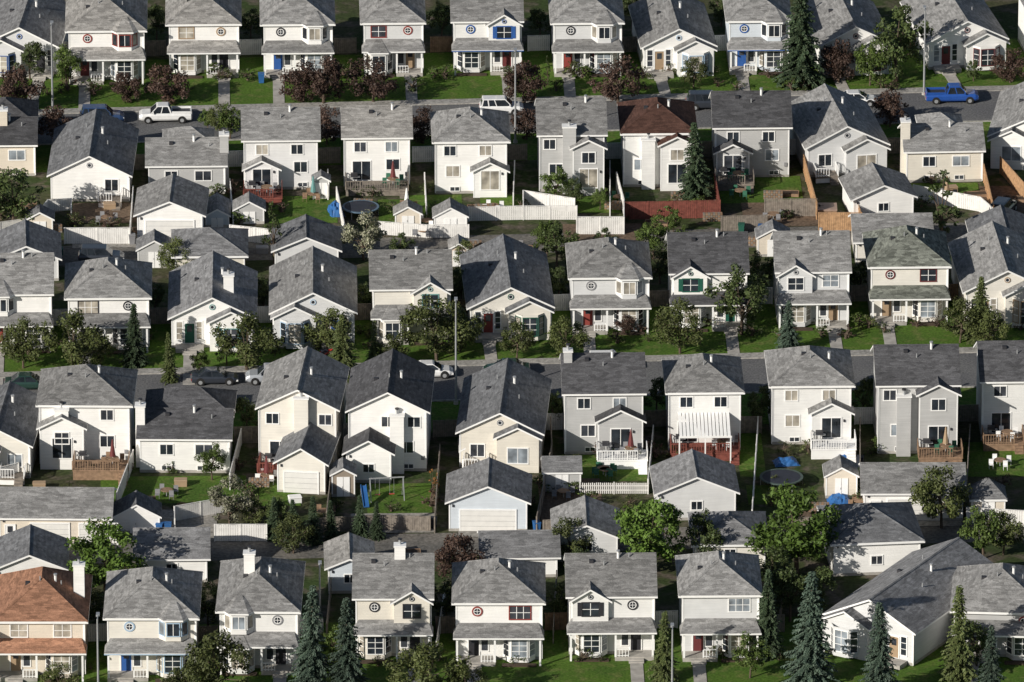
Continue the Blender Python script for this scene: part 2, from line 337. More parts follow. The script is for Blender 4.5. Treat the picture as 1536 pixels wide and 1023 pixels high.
def two_back(u,v,w=7.2,d=8.6,eave=6.0,roof='gx',pitch=.5,rot=1.5,rc=RG,wc=WHITE,am=None,bump=1,bh=3.1,bw=3.4,chim=None,chz=7,dk=None,dz=.8,awning=False,name='two_storey_house',upw=(-.26,.22),ch_top=None,dw=None):
    o=O(name,u,v,rot); wm=sidem(pickw(wc)); rm=roofm(rc); x0,x1=-w/2,w/2
    walls(o,wm,x0,x1,0,d,0,eave); fz=mainroof(o,roof,x0,x1,0,d,eave,pitch,rm,wm)
    tm=am
    for k in upw: win(o,k*w,eave-1.62,1.15,1.0,tm=tm,nx=2)
    pdx=0
    if bump:
        bx=bump*(w/2-bw/2-.05); y=-1.3
        o.box('walls',wm,bx-bw/2,bx+bw/2,y,.2,0,bh,skip=(0,1))
        for x in (bx-bw/2-.02,bx+bw/2-.1): o.box('corner_trim',TRIM,x,x+.12,y-.02,y+.1,0,bh-.02)
        gable(o,bx-bw/2,bx+bw/2,y,.1 if bh<4 else 3,bh,.5,rm,'y',.35,.3,wm,'bump_roof')
        win(o,bx,dz+.1,1.8,2.0,(0,y),(1,0),nx=2,g=R.choice([GL[0],GL[1],GL[3]])); o.box('wall_lamp',DARKM,bx+1.15,bx+1.3,y-.12,y,dz+1.7,dz+1.95)
        if bh>4: win(o,bx,bh-1.6,1.3,1.1,(0,y),(1,0),nx=2)
        pdx=bx; yb=y
    else:
        win(o,-w*.24,dz+.1,1.8,2.0,nx=2,g=GL[0]); yb=0; pdx=-w*.24
    ox=-pdx if bump else w*.24
    win(o,ox if abs(ox)>1 else w*.3,1.9,1.3,1.1,nx=2); basewin(o,ox+.2)
    if chim is not None: chimney(o,chim,0,chz,1.35,.8,wm)
    if ch_top is not None: chimney(o,ch_top,d*.45,eave+2.9,.8,.7,wm,eave)
    if dk: 
        a,b=(pdx-bw/2-.2,pdx+bw/2+.4) if not dw else dw
        deck(o,a,b,yb,2.8,dz,dk,dk); bbq(o,a+.9,yb-.8,dz)
        if R.random()<.6 or dw: patio_set(o,b-1.6,yb-1.4,dz,R.choice([None,MAROON,TAN]))
    if awning:
        n=14
        for i in range(n):
            a=-2.6+5.0*i/n; b=a+5.0/n*.82
            o.hexa('patio_awning',TRIM,[(a,-3.6,2.9),(b,-3.6,2.9),(b,-.02,3.9),(a,-.02,3.9),(a,-3.6,2.98),(b,-3.6,2.98),(b,-.02,3.98),(a,-.02,3.98)])
        o.box('patio_awning',TRIM,-2.65,2.45,-3.65,-3.61,2.75,2.95)
        for x in (-2.6,-.1,2.35): o.box('awning_post',TRIM,x-.06,x+.06,-3.56,-3.44,0,2.8)
    j=R.uniform(-.5,.5); rvents(o,[(w*.18+j,d*.5-.5),(-w*.15+j,d*.5-.8),(0,d*.33)],fz)
    o.box('downpipe',TRIM,x0-.1,x0-.02,-.1,-.02,.1,eave-.3)
    o.box('power_meter',GRAYP,x1-.5,x1-.2,-.12,0,1.2,1.6)
    return o.done()
def bung(u,v,w=7.8,d=13.5,eave=3.1,pitch=.5,rot=1.5,rc=RM,wc=WHITE,am=None,side=1,back=False,dm=None,chim=None,name='bungalow',path=8,sh=None,inner=True):
    o=O(name,u,v,rot); wm=sidem(pickw(wc)); rm=roofm(rc); x0,x1=-w/2,w/2
    walls(o,wm,x0,x1,0,d,0,eave); fz=mainroof(o,'gy',x0,x1,0,d,eave,pitch,rm,wm)
    roundwin(o,0,eave+w/2*pitch-.95,.3,0,am or GRAYP)
    if inner:
        bw=w*.52; bx=side*(w/2-bw/2-.1); y=-1.1
        o.box('walls',wm,bx-bw/2,bx+bw/2,y,.2,0,eave-.15,skip=(0,1)); gable(o,bx-bw/2,bx+bw/2,y,3.5,eave-.15,pitch,rm,'y',.35,.3,wm,'bump_roof')
        if back: win(o,bx,1.0,1.9,1.5,(0,y),(1,0),am,2,1)
        else: bay(o,bx,2.9,y,.2,eave-.3,wm,rm,am,.7,.3,ny=3,roof=False)
    ox=-side*w*.28
    if back:
        win(o,ox,1.2,1.3,1.2,nx=2); basewin(o,ox)
        deck(o,ox-1.3,ox+1.1,-.04,1.9,.7,WOODG,TRIM)
    else:
        door(o,ox,0,.5,dm or TAN); win(o,ox-side*1.0,.9,.55,1.8,nx=1,ny=3); win(o,ox+side*.95,.9,.5,1.8,nx=1,ny=3) 
        o.box('porch_slab',CONC,ox-1.4,ox+1.4,-1.5,-.04,0,.42)
        for i in range(2): o.box('porch_steps',CONC,ox-.7,ox+.7,-1.5-.32*(i+1),-1.5-.32*i-.004,0,.28-.13*i)
        if path: o.box('garden_path',CONC,ox-.6,ox+.6,-2.2-path,-2.2,.002,.05)
    if chim: chimney(o,chim,d*.35,eave+w/2*pitch+.9,1.0,.8,wm,eave)
    j=R.uniform(-.6,.6); rvents(o,[(w*.12,d*.6+j),(-w*.2,d*.55+j),(w*.2,d*.4),(-w*.1,d*.7)],fz)
    o.box('downpipe',TRIM,x1+.02,x1+.1,-.1,-.02,.1,eave-.3)
    return o.done()
def bilevel(u,v,w=7.6,rot=1.5,rc=RD,wc=WHITE,chim=-3.4,eave=3.5,rd=12.0,rw=0,name='bilevel_house'):
    o=O(name,u,v,rot); wm=sidem(pickw(wc)); rm=roofm(rc); x0,x1=-w/2,w/2
    walls(o,wm,x0,x1,0,6.8,0,eave); fz=mainroof(o,'gx',x0,x1,0,6.8,eave,.46,rm,wm)
    walls(o,wm,x0+.5+rw,x1-.1-rw,6.8,rd,0,eave+.3,False); hip(o,x0+.5+rw,x1-.1-rw,5.5,rd,eave+.3,.48,rm)
    win(o,-w*.2,eave-1.7,1.2,1.0,nx=2); win(o,w*.22,eave-1.7,1.6,1.0,nx=2); basewin(o,-w*.2); basewin(o,w*.2)
    chimney(o,chim,2.2,eave+2.6,.9,.9,wm,0) if abs(chim)>w/2-.3 else chimney(o,chim,3,eave+2.8,.9,.8,wm,eave)
    rvents(o,[(w*.1,2.9),(-w*.2,2.6),(w*.3,2.2)],fz)
    o.box('downpipe',TRIM,x1+.02,x1+.1,-.1,-.02,.1,eave-.3)
    return o.done()
DOORP=plain('garage_door_panel',(.72,.71,.68),.5,.05)
def garage(u,v,w=6.6,d=7,eave=2.6,roof='gy',rot=1.5,rc=RM,wc=WHITE,doors=1,pitch=.42,name='detached_garage',dw=4.6,pdoor=None):
    o=O(name,u,v,rot); wm=sidem(pickw(wc)); rm=roofm(rc); x0,x1=-w/2,w/2
    walls(o,wm,x0,x1,0,d,0,eave); fz=mainroof(o,roof,x0,x1,0,d,eave,pitch,rm,wm)
    for i in range(doors):
        if doors==2: c=(-.02+.44*(i))*w-.2; ww=w*.34
        else: c=0; ww=dw
        for k in range(4): o.box('garage_door',DOORP,c-ww/2,c+ww/2,-.07,-.045,.02+.53*k,.02+.53*k+.5)
        o.box('garage_door_backing',GRAYP,c-ww/2,c+ww/2,-.045,-.031,.02,2.14)
        for s in (c-ww/2-.12,c+ww/2): o.box('door_frame',TRIM,s,s+.12,-.09,0,0,2.15)
        o.box('door_frame',TRIM,c-ww/2-.12,c+ww/2+.12,-.1,0,2.15,2.29)
    if pdoor is not None: door(o,pdoor,-.03,.05,TRIM,.85,1.95)
    if doors==0: win(o,0,1.1,1.0,.8,nx=2)
    o.box('eave_lamp',DARKM,x0+.3,x0+.45,-.12,0,eave-.5,eave-.25)
    return o.done()
def gshed(u,v,w=2.8,d=2.6,h=1.9,rc=RG,wc=CREAM,rot=1.5,roof='gy',pitch=.55,name='garden_shed'):
    o=O(name,u,v,rot); wm=sidem(wc); rm=roofm(rc)
    walls(o,wm,-w/2,w/2,0,d,0,h); 
    if roof=='hip': hip(o,-w/2,w/2,0,d,h,pitch,rm,.2)
    else: gable(o,-w/2,w/2,0,d,h,pitch,rm,'y' if roof=='gy' else 'x',.2,.15,wm)
    for s in (-.62,.02): o.box('shed_door',TRIM,s,s+.6,-.07,-.031,.05,h-.15)
    o.box('shed_door',GRAYP,-.1,-.06,-.09,-.071,.9,1.1)
    return o.done()
# ---- top row (fronts)
bung(-105,115,rot=-8,rc=RM)
bung(30,110,8,13,rot=-4,rc=RM,am=BLUE,side=-1,dm=BLACK)
two_front(160,119,7.9,rc=RL,am=RED,L='round',Rr='bay',bs=1,dm=MAROON)
two_front(306,109,7.3,rc=RL,am=TAN,L='win',Rr='round',bs=-1)
two_front(447,109,7.2,rc=RG,am=BLACK,L='round',Rr='bay',bs=1,roof='hip',dm=BLUE)
two_front(590,107,6.2,rc=RG,am=RED,L='win',Rr='round',bs=-1,pg=-1,dm=TAN)
two_front(731,105,7.1,rc=RG,am=BLUE,L='round',Rr='gable',bs=-1,sh=BLUE,roof='gx',dm=MAROON)
two_front(881,107,7.1,rc=RG,wc=PALE,am=None,L='round',Rr='bay',bs=1,dm=RED)
bung(1018,110,7.4,13,rot=5,rc=RG,am=LBLUE,side=1,dm=TAN)
two_front(1138,104,6.3,rc=RG,wc=BLUEW,am=BLUE,L='round',Rr='bay',bs=1,dm=BLUE,sh=None)
bung(1283,108,7.6,13,rot=8,rc=RG,am=MAROON,side=1,dm=RED)
bung(1450,101,8.2,13,rot=10,rc=RG,am=MAROON,side=1,dm=MAROON)
two_front(1600,100,rc=RM,rot=8)
for i,(u,v) in enumerate([(230,-28),(380,-30),(520,-30),(665,-30),(815,-32),(960,-32),(1100,-28),(1215,-30),(1370,-34),(1530,-36),(90,-25)]):
    garage(u,v,6.2,6.6,rc=[RM,RG,RD,RG][i%4],doors=0,roof=['hip','gy','gx'][i%3],rot=3)
for i in range(9):
    two_back(60+i*190,-105-i*3,rc=[RG,RM,RL][i%3],roof=['gx','hip'][i%2])
# ---- second row (backs)
bilevel(-120,270,rc=RD)
bilevel(5,264,6.5,rc=RD,wc=CREAM,chim=0)
bung(135,302,8.0,13.6,eave=2.9,rot=-1,rc=RDB,side=-1,back=True,inner=False)
bilevel(280,291,7.8,rc=RG,wc=LG,chim=3.9,eave=3.2,rd=9.5,rw=1.3)
two_back(422,284,7.5,7.6,5.5,rc=RG,wc=(.74,.735,.73),bump=-1,bh=2.7,dk=WOODR,dz=.6)
two_back(566,280,6.7,7.4,5.5,rc=RL,bump=0,dk=WOODG,dz=.7,am=None,dw=(-3.3,3.2))
two_back(707,290,7.3,8.2,5.8,'hip',rc=RG,bump=1,bh=2.9,upw=(-.3,.2))
two_back(858,287,6.6,8.6,6.3,rc=RG,wc=LG,bump=1,bh=5.2,bw=3.2,chim=-.3,chz=7.2,upw=(-.35,))
two_back(988,280,7.2,8.6,6.0,'hip',rc=RBR,bump=1,bh=5.0,chim=-1.1,chz=5.3,am=MAROON,upw=(.3,))
two_back(1128,266,7.6,8.6,5.6,rc=RD,wc=LG,bump=-1,bh=3.2,dk=WOODG)
bung(1270,263,8.2,12.5,eave=3.3,rot=9,rc=RG,side=1,back=True)
bilevel(1416,273,7.8,rot=3,rc=RG,chim=-3.9,eave=3.5,rd=9.5,rw=1.6)
bung(1545,250,8.2,13,eave=3.3,rot=-8,rc=RG,side=-1,back=True)
garage(255,361,6.6,7.5,2.8,'gy',rot=-1,rc=RG,dw=4.8)
garage(1325,331,6.2,6.2,2.5,'gy',rot=9,rc=RG,doors=0)
gshed(374,336,3.0,2.6,1.5,rc=RG,wc=LG); gshed(676,352,3.3,2.6,1.9,rc=RG,wc=WHITE); gshed(326,341,2.4,4.5,1.2,rc=RG,wc=BLUEW); gshed(688,400,1.7,2.4,1.9,rc=RL,wc=(.7,.58,.48)); gshed(612,345,2.6,2.0,1.7,rc=RL); gshed(482,298,1.6,1.6,1.9,rc=RM,wc=LG); gshed(60,352,2.6,2.2,1.6,rc=RDB,wc=CREAM)
# ---- garages behind row 3
garage(40,422,6.4,7,2.4,'gy',rc=RDB,rot=3,doors=0); garage(315,416,7.0,7,2.4,'hip',rc=RM,doors=0); garage(460,406,6.4,6,2.2,'gy',rc=RDB,doors=0)
garage(1340,396,7.6,7,2.5,'gx',rc=RG,doors=0,rot=2); garage(1510,400,6.4,7,2.4,'gy',rc=RDB,rot=3,doors=0); gshed(1160,385,3.2,2.6,2.0,rc=RM); gshed(232,402,3.4,3,1.9,rc=RM,wc=LG)
# ---- third row (fronts)
bung(-115,520,rc=RM)
two_front(27,520,6.6,9,5.7,'gx',rc=RG,am=None,L='bay',Rr='none',bs=1,dm=RED)
two_front(163,521,7.9,9,5.4,'hip',rc=RG,am=BLACK,L='big',Rr='round',bs=1,dm=BLACK)
bung(319,521,8.1,12.5,3.2,rot=1,rc=RM,am=TEAL,side=1,dm=GREEN,chim=1.6)
bung(470,516,8.0,12.5,3.4,rot=1,rc=RG,am=LBLUE,side=-1,dm=BLUE)
two_front(617,508,7.6,8.6,5.4,'gx',rc=RG,am=TEAL,L='none',Rr='gable',bs=1,pg=-1,dm=BLACK)
bung(766,505,8.0,14.5,3.2,rot=3,rc=RDB,am=GREEN,side=1,dm=RED)
two_front(915,493,7.6,9,5.6,'hip',rc=RG,wc=PALE,am=GRAYP,L='round',Rr='bay',bs=1,dm=RED,path=9)
two_front(1063,488,7.4,9,5.7,'gx',rc=RD,am=GREEN,L='gable',Rr='none',bs=-1,sh=GREEN,dm=GREEN)
two_front(1219,486,7.0,9,5.7,'gx',rc=RG,wc=PALE,am=None,L='gable',Rr='win',bs=-1,dm=TAN)
two_front(1363,479,7.6,9,5.8,'hip',rc=RP,wc=WARM,am=MAROON,L='round',Rr='win',bs=1,dm=TAN,pitch=.55)
bung(1510,486,8.2,13.5,3.6,rot=4,rc=RG,side=1,am=TAN)
# ---- fourth row (backs)
bilevel(-135,715,rc=RD)
bung(-5,716,6.4,12,3.4,rot=-4,rc=RDB,back=True,side=-1)
two_back(128,697,8.6,8.8,6.3,'hip',rc=RG,rot=-1,bump=-1,bh=4.3,bw=4.2,chim=-2.2,chz=5.9,dk=WOOD,dz=1.1,upw=(.25,),dw=(-1.0,4.4))
bilevel(277,709,8.6,rot=-1,rc=RD,chim=-4.3,eave=3.6,rd=11.5)
two_back(447,702,7.4,11,6.2,'gy',rot=-4,rc=RG,wc=WARM,bump=0,chim=0.4,chz=7.4,dk=WOODR,dz=.6,upw=(-.33,.36))
garage(452,740,4.6,8,3.2,'gy',rot=-7,rc=RDB,wc=WARM,dw=3.2,pitch=.6,name='attached_garage')
two_back(582,706,7.4,11,6.2,'gy',rot=-2,rc=RD,wc=(.861,.85,.825),bump=0,upw=(-.0,.34),chim=.9,chz=5.9)
garage(553,724,4.3,4.0,3.1,'gy',rot=-2,rc=RD,wc=(.861,.85,.825),doors=0,pitch=.55,name='house_extension')
bung(750,702,7.8,14,3.7,rot=-3,rc=RDB,side=1,back=True)
two_back(906,681,7.5,8.8,6.4,'gx',rc=RD,wc=LG,bump=1,bh=3.9,bw=4.3,dk=TRIM,dz=1.0,ch_top=-3.4,upw=(-.26,.2))
two_back(1057,676,6.9,8.6,6.2,'hip',rc=RG,bump=0,awning=True,dk=WOODR,dz=.9,am=None,upw=(-.26,.22),dw=(-3.4,3.3))
two_back(1217,666,7.6,8.8,6.2,'hip',rc=RG,bump=1,bh=3.7,bw=3.8,dk=TRIM,dz=1.1)
two_back(1376,680,7.6,8.8,7.2,'gx',rc=RD,wc=LG,bump=1,bh=6.6,bw=3.7,chim=-1.4,chz=6.1,dk=WOOD,dz=1.2,upw=(-.36,))
two_back(1527,661,7.0,8.8,6.3,'gx',rc=RD,bump=0,dk=WOOD)
two_back(1680,660,7.0,8.8,6.3,'hip',rc=RG,bump=0)
garage(82,817,10.4,7,2.8,'gx',rot=-1,rc=RG,wc=CREAM,doors=2,pdoor=-4.2)
garage(-110,830,7,7,rc=RM)
garage(732,797,7.4,6.8,3.0,'gy',rot=-1,rc=RM,wc=BLUEW,dw=5.2)
garage(1045,780,7.4,6.6,2.8,'gy',rot=3,rc=RM,doors=0)
garage(1370,781,9.4,7,2.9,'gx',rot=0,rc=RG,wc=WHITE,doors=1,dw=4.8,pdoor=-3.6)
gshed(843,738,3.6,3.2,2.0,rc=RM,wc=LG,roof='gx'); gshed(713,700,2.8,3,1.6,rc=RG,wc=CREAM); gshed(515,745,2.2,2.6,2.2,rc=RM,wc=(.3,.25,.2)); gshed(1262,747,3.0,3,2.2,rc=RG); gshed(1482,782,3.2,3,2.3,rc=RM,roof='hip',pitch=.9); gshed(205,800,4.4,3.4,1.6,rc=RDB,wc=WHITE)
# ---- garages behind the bottom row
garage(258,874,6.6,7,2.5,'gx',rc=RM,doors=0); garage(780,866,7.0,6,2.1,'gx',rc=RM,doors=0,rot=2); garage(880,842,5.8,7,2.4,'gy',rc=RG,doors=0,rot=1); garage(1095,852,6.6,7.5,2.5,'hip',rc=RM,doors=0)
garage(1315,862,8.2,9,3.4,'hip',rc=RDB,doors=0,rot=6); garage(45,895,6.5,7,2.8,'gy',rc=RDB,doors=0); garage(525,890,4,6,2.6,'gy',rc=RL,wc=BLUEW,doors=0)
# ---- bottom row (fronts)
two_front(62,1012,8.0,10.5,5.5,'hip',rot=0,rc=RT,wc=CREAM,am=None,L='win',Rr='win',bs=1,dm=TAN,chim=3.4,pitch=.6)
two_front(228,1012,8.1,10.5,5.8,'hip',rot=0,rc=RG,wc=WARM,am=LBLUE,L='round',Rr='bay',bs=1,dm=BLUE)
two_front(388,1002,7.1,11.5,5.8,'hip',rot=-1,rc=RG,am=GRAYP,L='bay',Rr='round',bs=-1,pg=-1,dm=BLACK,chim=-1)
two_front(590,984,6.9,9,5.9,'gx',rot=0,rc=RG,am=BLACK,L='round',Rr='gable',bs=-1,dm=BLACK,chim=.6)
two_front(748,989,7.9,9,5.8,'hip',rot=0,rc=RG,am=RED,L='round',Rr='big',bs=1,dm=BLACK)
two_front(917,981,7.8,8.6,5.9,'gx',rot=1,rc=RG,am=BLACK,L='gable',Rr='round',bs=-1,sh=BLACK,dm=BLACK)
two_front(1080,982,7.0,9,6.1,'hip',rot=1,rc=RG,wc=PALE,am=None,L='none',Rr='big',bs=1,dm=MAROON)
bung(1305,985,9.0,17,3.4,rot=-30,rc=RM,side=-1,am=None,dm=TAN,path=0)
two_front(1500,985,8.6,10,4.6,'hip',rot=-4,rc=RG,wc=LG,am=RED,L='none',Rr='round',bs=1,dm=BLACK)
two_front(-110,1030,8.0,rc=RM); two_front(1680,970,8.0,rc=RM)
# ------------------------------------------------------------------ ground, roads
def sheet(name,mat,pts,z):
    me=bpy.data.meshes.new(name); me.from_pydata([(p[0],p[1],z) for p in pts],[],[tuple(range(len(pts)))]); me.materials.append(mat)
    ob=bpy.data.objects.new(name,me); scene.collection.objects.link(ob); return ob
GR=ground_mat('yard_ground',(.04,.062,.02),(.065,.065,.035),(.12,.10,.08),.12,2.5)
LAWN=ground_mat('lawn_grass',(.08,.145,.022),(.06,.115,.02),(.12,.15,.042),.22,4)
ASPH=ground_mat('asphalt',(.125,.125,.13),(.15,.15,.15),None,.2,5); LANE=ground_mat('gravel_lane',(.19,.175,.155),(.13,.125,.115),None,.3,3)
SIDEW=ground_mat('sidewalk_concrete',(.36,.345,.32),(.29,.28,.26),None,.3,4); DIRT=ground_mat('bare_earth',(.17,.12,.085),(.12,.09,.065),None,.3,3); PAV=ground_mat('paving',(.33,.31,.28),(.25,.24,.22),None,.4,3)
sheet('ground',GR,[(-6000,-3000),(6000,-3000),(6000,12000),(-6000,12000)],0)
def strip(name,mat,vL,vR,o0,o1,z,kerb=None):
    a=Vector(site(0,vL)); b=Vector(site(1536,vR)); d=(b-a).normalized(); n=Vector((-d.y,d.x)); A=a-d*250; B=b+d*250
    if z>.05:
        o=O(name,loc=(0,0)); p=[A+n*o0,B+n*o0,B+n*o1,A+n*o1]
        o.hexa('slab',mat,[(q.x,q.y,0) for q in p]+[(q.x,q.y,z) for q in p],skip=(0,)); o.done()
    else: sheet(name,mat,[A+n*o0,B+n*o0,B+n*o1,A+n*o1],z)
S1,S2,S3=(196,158),(593,553),(1104,1084)
strip('front_lawn',LAWN,*S1,-13,21,.004); strip('front_lawn',LAWN,*S2,-13,21,.004); strip('front_lawn',LAWN,*S3,-10,26,.004)
for vl,vr in (S1,S2,S3):
    strip('street',ASPH,vl,vr,-4.6,4.6,.008)
    strip('kerb',SIDEW,vl,vr,4.6,4.8,.13); strip('kerb',SIDEW,vl,vr,-4.8,-4.6,.13)
    strip('sidewalk',SIDEW,vl,vr,4.802,6.0,.12); 
strip('back_lane',LANE,386,346,-2.8,2.8,.008); strip('back_lane',LANE,832,795,-2.8,2.8,.008)
def patch(name,mat,u,v,w,d,z=.006,rot=1.5):
    x,y=site(u,v); c,s=math.cos(math.radians(rot)),math.sin(math.radians(rot))
    sheet(name,mat,[(x+a*c-b*s,y+a*s+b*c) for a,b in((-w/2,0),(w/2,0),(w/2,d),(-w/2,d))],z)
for i,(u,v,m,w,d) in enumerate([(905,722,LAWN,8.5,7),(1000,722,LAWN,3,5),(1130,715,LAWN,2.5,12),(260,755,LAWN,14,7),(600,772,LAWN,6.2,8),(1490,715,LAWN,9,9),(1150,757,LAWN,3.5,5),(765,312,LAWN,6,4),(650,318,LAWN,6,5),(1140,305,LAWN,9,8),(880,320,LAWN,7,5),(1420,300,LAWN,7,5),(455,335,LAWN,7,8),(620,340,LAWN,7,8),
    (860,800,DIRT,6,14),(1240,790,DIRT,5,6),(270,812,PAV,7,8),(160,372,PAV,7,6),(160,335,DIRT,7,6),(255,372,PAV,6,2.2),(80,824,PAV,10,1.2),(590,800,PAV,8,5),(735,806,PAV,6,1.6),(1380,790,PAV,8,1.5),(905,362,DIRT,8,5),(1175,340,DIRT,8,7),(1520,320,DIRT,6,8),(420,760,LAWN,4,6)]):
    patch({LAWN:'back_lawn',DIRT:'bare_earth_patch',PAV:'paved_pad'}[m],m,u,v,w,d,.012+.002*i)
# ------------------------------------------------------------------ fences
def fence(pts,h,m,kind='board',name='fence'):
    o=O(name,loc=(0,0))
    for i in range(len(pts)-1):
        a=site(*pts[i]); b=site(*pts[i+1]); L=math.dist(a,b)
        if L<.3: continue
        d=((b[0]-a[0])/L,(b[1]-a[1])/L); bw,gp=(.2,.02) if kind=='board' else (.1,.09)
        x=0
        while x<L:
            e=min(L,x+bw); hh=h+R.uniform(-.03,.03)
            o.ob('boards',m,a,d,x,e,-.012,.012,.04,hh); x+=bw+gp
        o.ob('rails',m,a,d,0,L,-.05,-.013,.35,.43); o.ob('rails',m,a,d,0,L,-.05,-.013,h-.35,h-.27)
        n=max(1,int(L/2.4))
        for k in range(n+1):
            x=L*k/n; o.ob('posts',m,a,d,x-.06,x+.06,-.07,.05,0,h+.08)
        if kind!='picket': o.ob('cap',m,a,d,0,L,-.05,.04,h+.035,h+.07)
    o.done()
WF='white_fence'; WD='wooden_fence'
fence([(97,366),(195,366)],1.7,WFEN,'board',WF); fence([(0,352),(50,345),(72,318),(107,316),(107,330)],1.3,WFEN,'board',WF); fence([(195,366),(200,300)],1.5,WFEN,'board',WF)
fence([(345,360),(420,368),(518,362)],1.6,WFEN,'board',WF); fence([(518,362),(505,300)],1.4,WFEN,'board',WF); fence([(568,352),(640,357),(703,357)],1.4,WFEN,'board',WF)
fence([(703,332),(785,330),(865,330)],1.5,WFEN,'board',WF); fence([(865,352),(936,352),(936,325),(925,285)],1.9,WFEN,'board',WF); fence([(785,330),(785,308),(862,320)],1.6,WFEN,'board',WF)
fence([(936,330),(1080,327)],1.9,WOODR,'board',WD); fence([(1080,327),(1072,285)],1.7,WOODR,'board',WD); fence([(1082,347),(1150,345)],1.6,WOODG,'board',WD); fence([(1147,325),(1225,325)],1.9,WOODG,'board',WD)
fence([(1225,330),(1205,258)],1.9,WOODO,'board',WD); fence([(1228,347),(1292,347)],2.0,WOODO,'board',WD); fence([(1292,347),(1285,325)],1.8,WOODO,'board',WD); fence([(1490,335),(1470,250)],1.9,WOODO,'board',WD); fence([(1500,260),(1536,300)],1.8,WOODO,'board',WD); fence([(1370,300),(1470,318),(1490,335)],1.6,WFEN,'board',WF)
for u0,v0,u1,v1,h in ((350,340,345,285,1.2),(492,300,492,275,1.5),(640,330,637,280,1.5),(770,310,772,262,1.5),(915,325,915,262,1.5)): fence([(u0,v0),(u1,v1)],h,WFEN,'board',WF)
fence([(175,765),(200,700)],1.7,WFEN,'board',WF); fence([(345,735),(362,668)],1.7,WFEN,'board',WF); fence([(262,782),(340,768)],1.5,WFEN,'board',WF); fence([(322,812),(400,812)],1.7,WFEN,'board',WF); fence([(262,782),(262,800)],1.5,WFEN,'board',WF)
fence([(0,725),(28,718),(32,690)],1.6,WFEN,'board',WF); fence([(480,800),(560,795),(645,797)],1.5,WOODG,'board',WD); fence([(652,800),(660,690)],1.6,WOODG,'board',WD)
fence([(805,800),(828,690),(826,650)],1.7,WOODG,'board',WD); fence([(870,741),(972,741)],1.15,WFEN,'picket','picket_fence'); fence([(972,741),(980,660)],1.5,WFEN,'board',WF)
fence([(1128,790),(1137,650)],1.7,WFEN,'board',WF); fence([(1112,650),(1142,650)],1.7,WOODG,'board',WD); fence([(1290,730),(1290,650)],1.6,WOODG,'board',WD); fence([(1448,770),(1455,660)],1.6,WOODG,'board',WD); fence([(1450,785),(1536,790)],1.6,WFEN,'board',WF)
fence([(490,790),(500,700)],1.5,WOODG,'board',WD); fence([(1128,800),(1240,800)],1.6,WOODG,'board',WD); fence([(815,800),(900,795)],1.3,WOODG,'board',WD)
fence([(1362,985),(1388,980)],1.9,WOODR,'board',WD); fence([(655,985),(668,900)],1.6,WFEN,'board',WF); fence([(490,960),(498,880)],1.6,WOODG,'board',WD); fence([(1170,940),(1180,860)],1.6,WOODG,'board',WD); fence([(830,965),(835,880)],1.6,WOODG,'board',WD)
# gates and fence runs between neighbouring houses
for i,(u,v) in enumerate([(95,86),(232,84),(376,82),(518,80),(662,78),(808,76),(948,78),(1078,76),(1212,76),(1362,72),(92,488),(241,486),(394,484),(543,480),(692,474),(840,466),(990,460),(1142,456),(1293,452),(1437,450),(145,962),(310,965),(468,955),(670,950),(834,945),(1000,942),(1160,948)]):
    fence([(u-16,v+1),(u+16,v)],1.7,[WFEN,WOODG,WFEN,WOODG,WOOD][i%5],'board',WF if i%5 in(0,2) else WD)
for i,(u,v) in enumerate([(208,255),(352,250),(492,245),(637,243),(772,240),(920,238),(1058,235),(1195,232),(1342,230),(203,668),(370,665),(512,660),(668,655),(828,645),(985,640),(1300,636),(1455,632)]):
    fence([(u-18,v+1),(u+18,v)],1.7,[WOODG,WFEN][i%2],'board',WD if i%2==0 else WF)
# ------------------------------------------------------------------ trees
def mesh_from(name,v,f,mi,mats):
    me=bpy.data.meshes.new(name); me.from_pydata(v,[],f); 
    for m in mats: me.materials.append(m)
    me.polygons.foreach_set('material_index',mi); me.update(); return me
def limb(v,f,mi,a,b,r0,r1,n=6):
    a=Vector(a); b=Vector(b); d=(b-a).normalized(); x=d.orthogonal().normalized(); y=d.cross(x); k=len(v)
    for c,r in((a,r0),(b,r1)):
        for i in range(n): t=2*math.pi*i/n; v.append(tuple(c+x*(r*math.cos(t))+y*(r*math.sin(t))))
    for i in range(n): j=(i+1)%n; f.append((k+i,k+j,k+n+j,k+n+i)); mi.append(0)
def leaf(v,f,mi,p,s,nrm=None,r=R,el=1.5):
    n=Vector((r.gauss(0,1),r.gauss(0,1),r.gauss(0,1)+.3)) if nrm is None else nrm
    n.normalize(); x=n.orthogonal().normalized(); t=r.uniform(0,6.28); y=n.cross(x); X=x*math.cos(t)+y*math.sin(t); Y=n.cross(X)
    k=len(v); s2=s*r.uniform(.6,1.3)
    v+= [tuple(p-X*s2*el*.5),tuple(p-Y*s2*.4),tuple(p+X*s2*el*.5),tuple(p+Y*s2*.4)]; f.append((k,k+1,k+2,k+3)); mi.append(1)
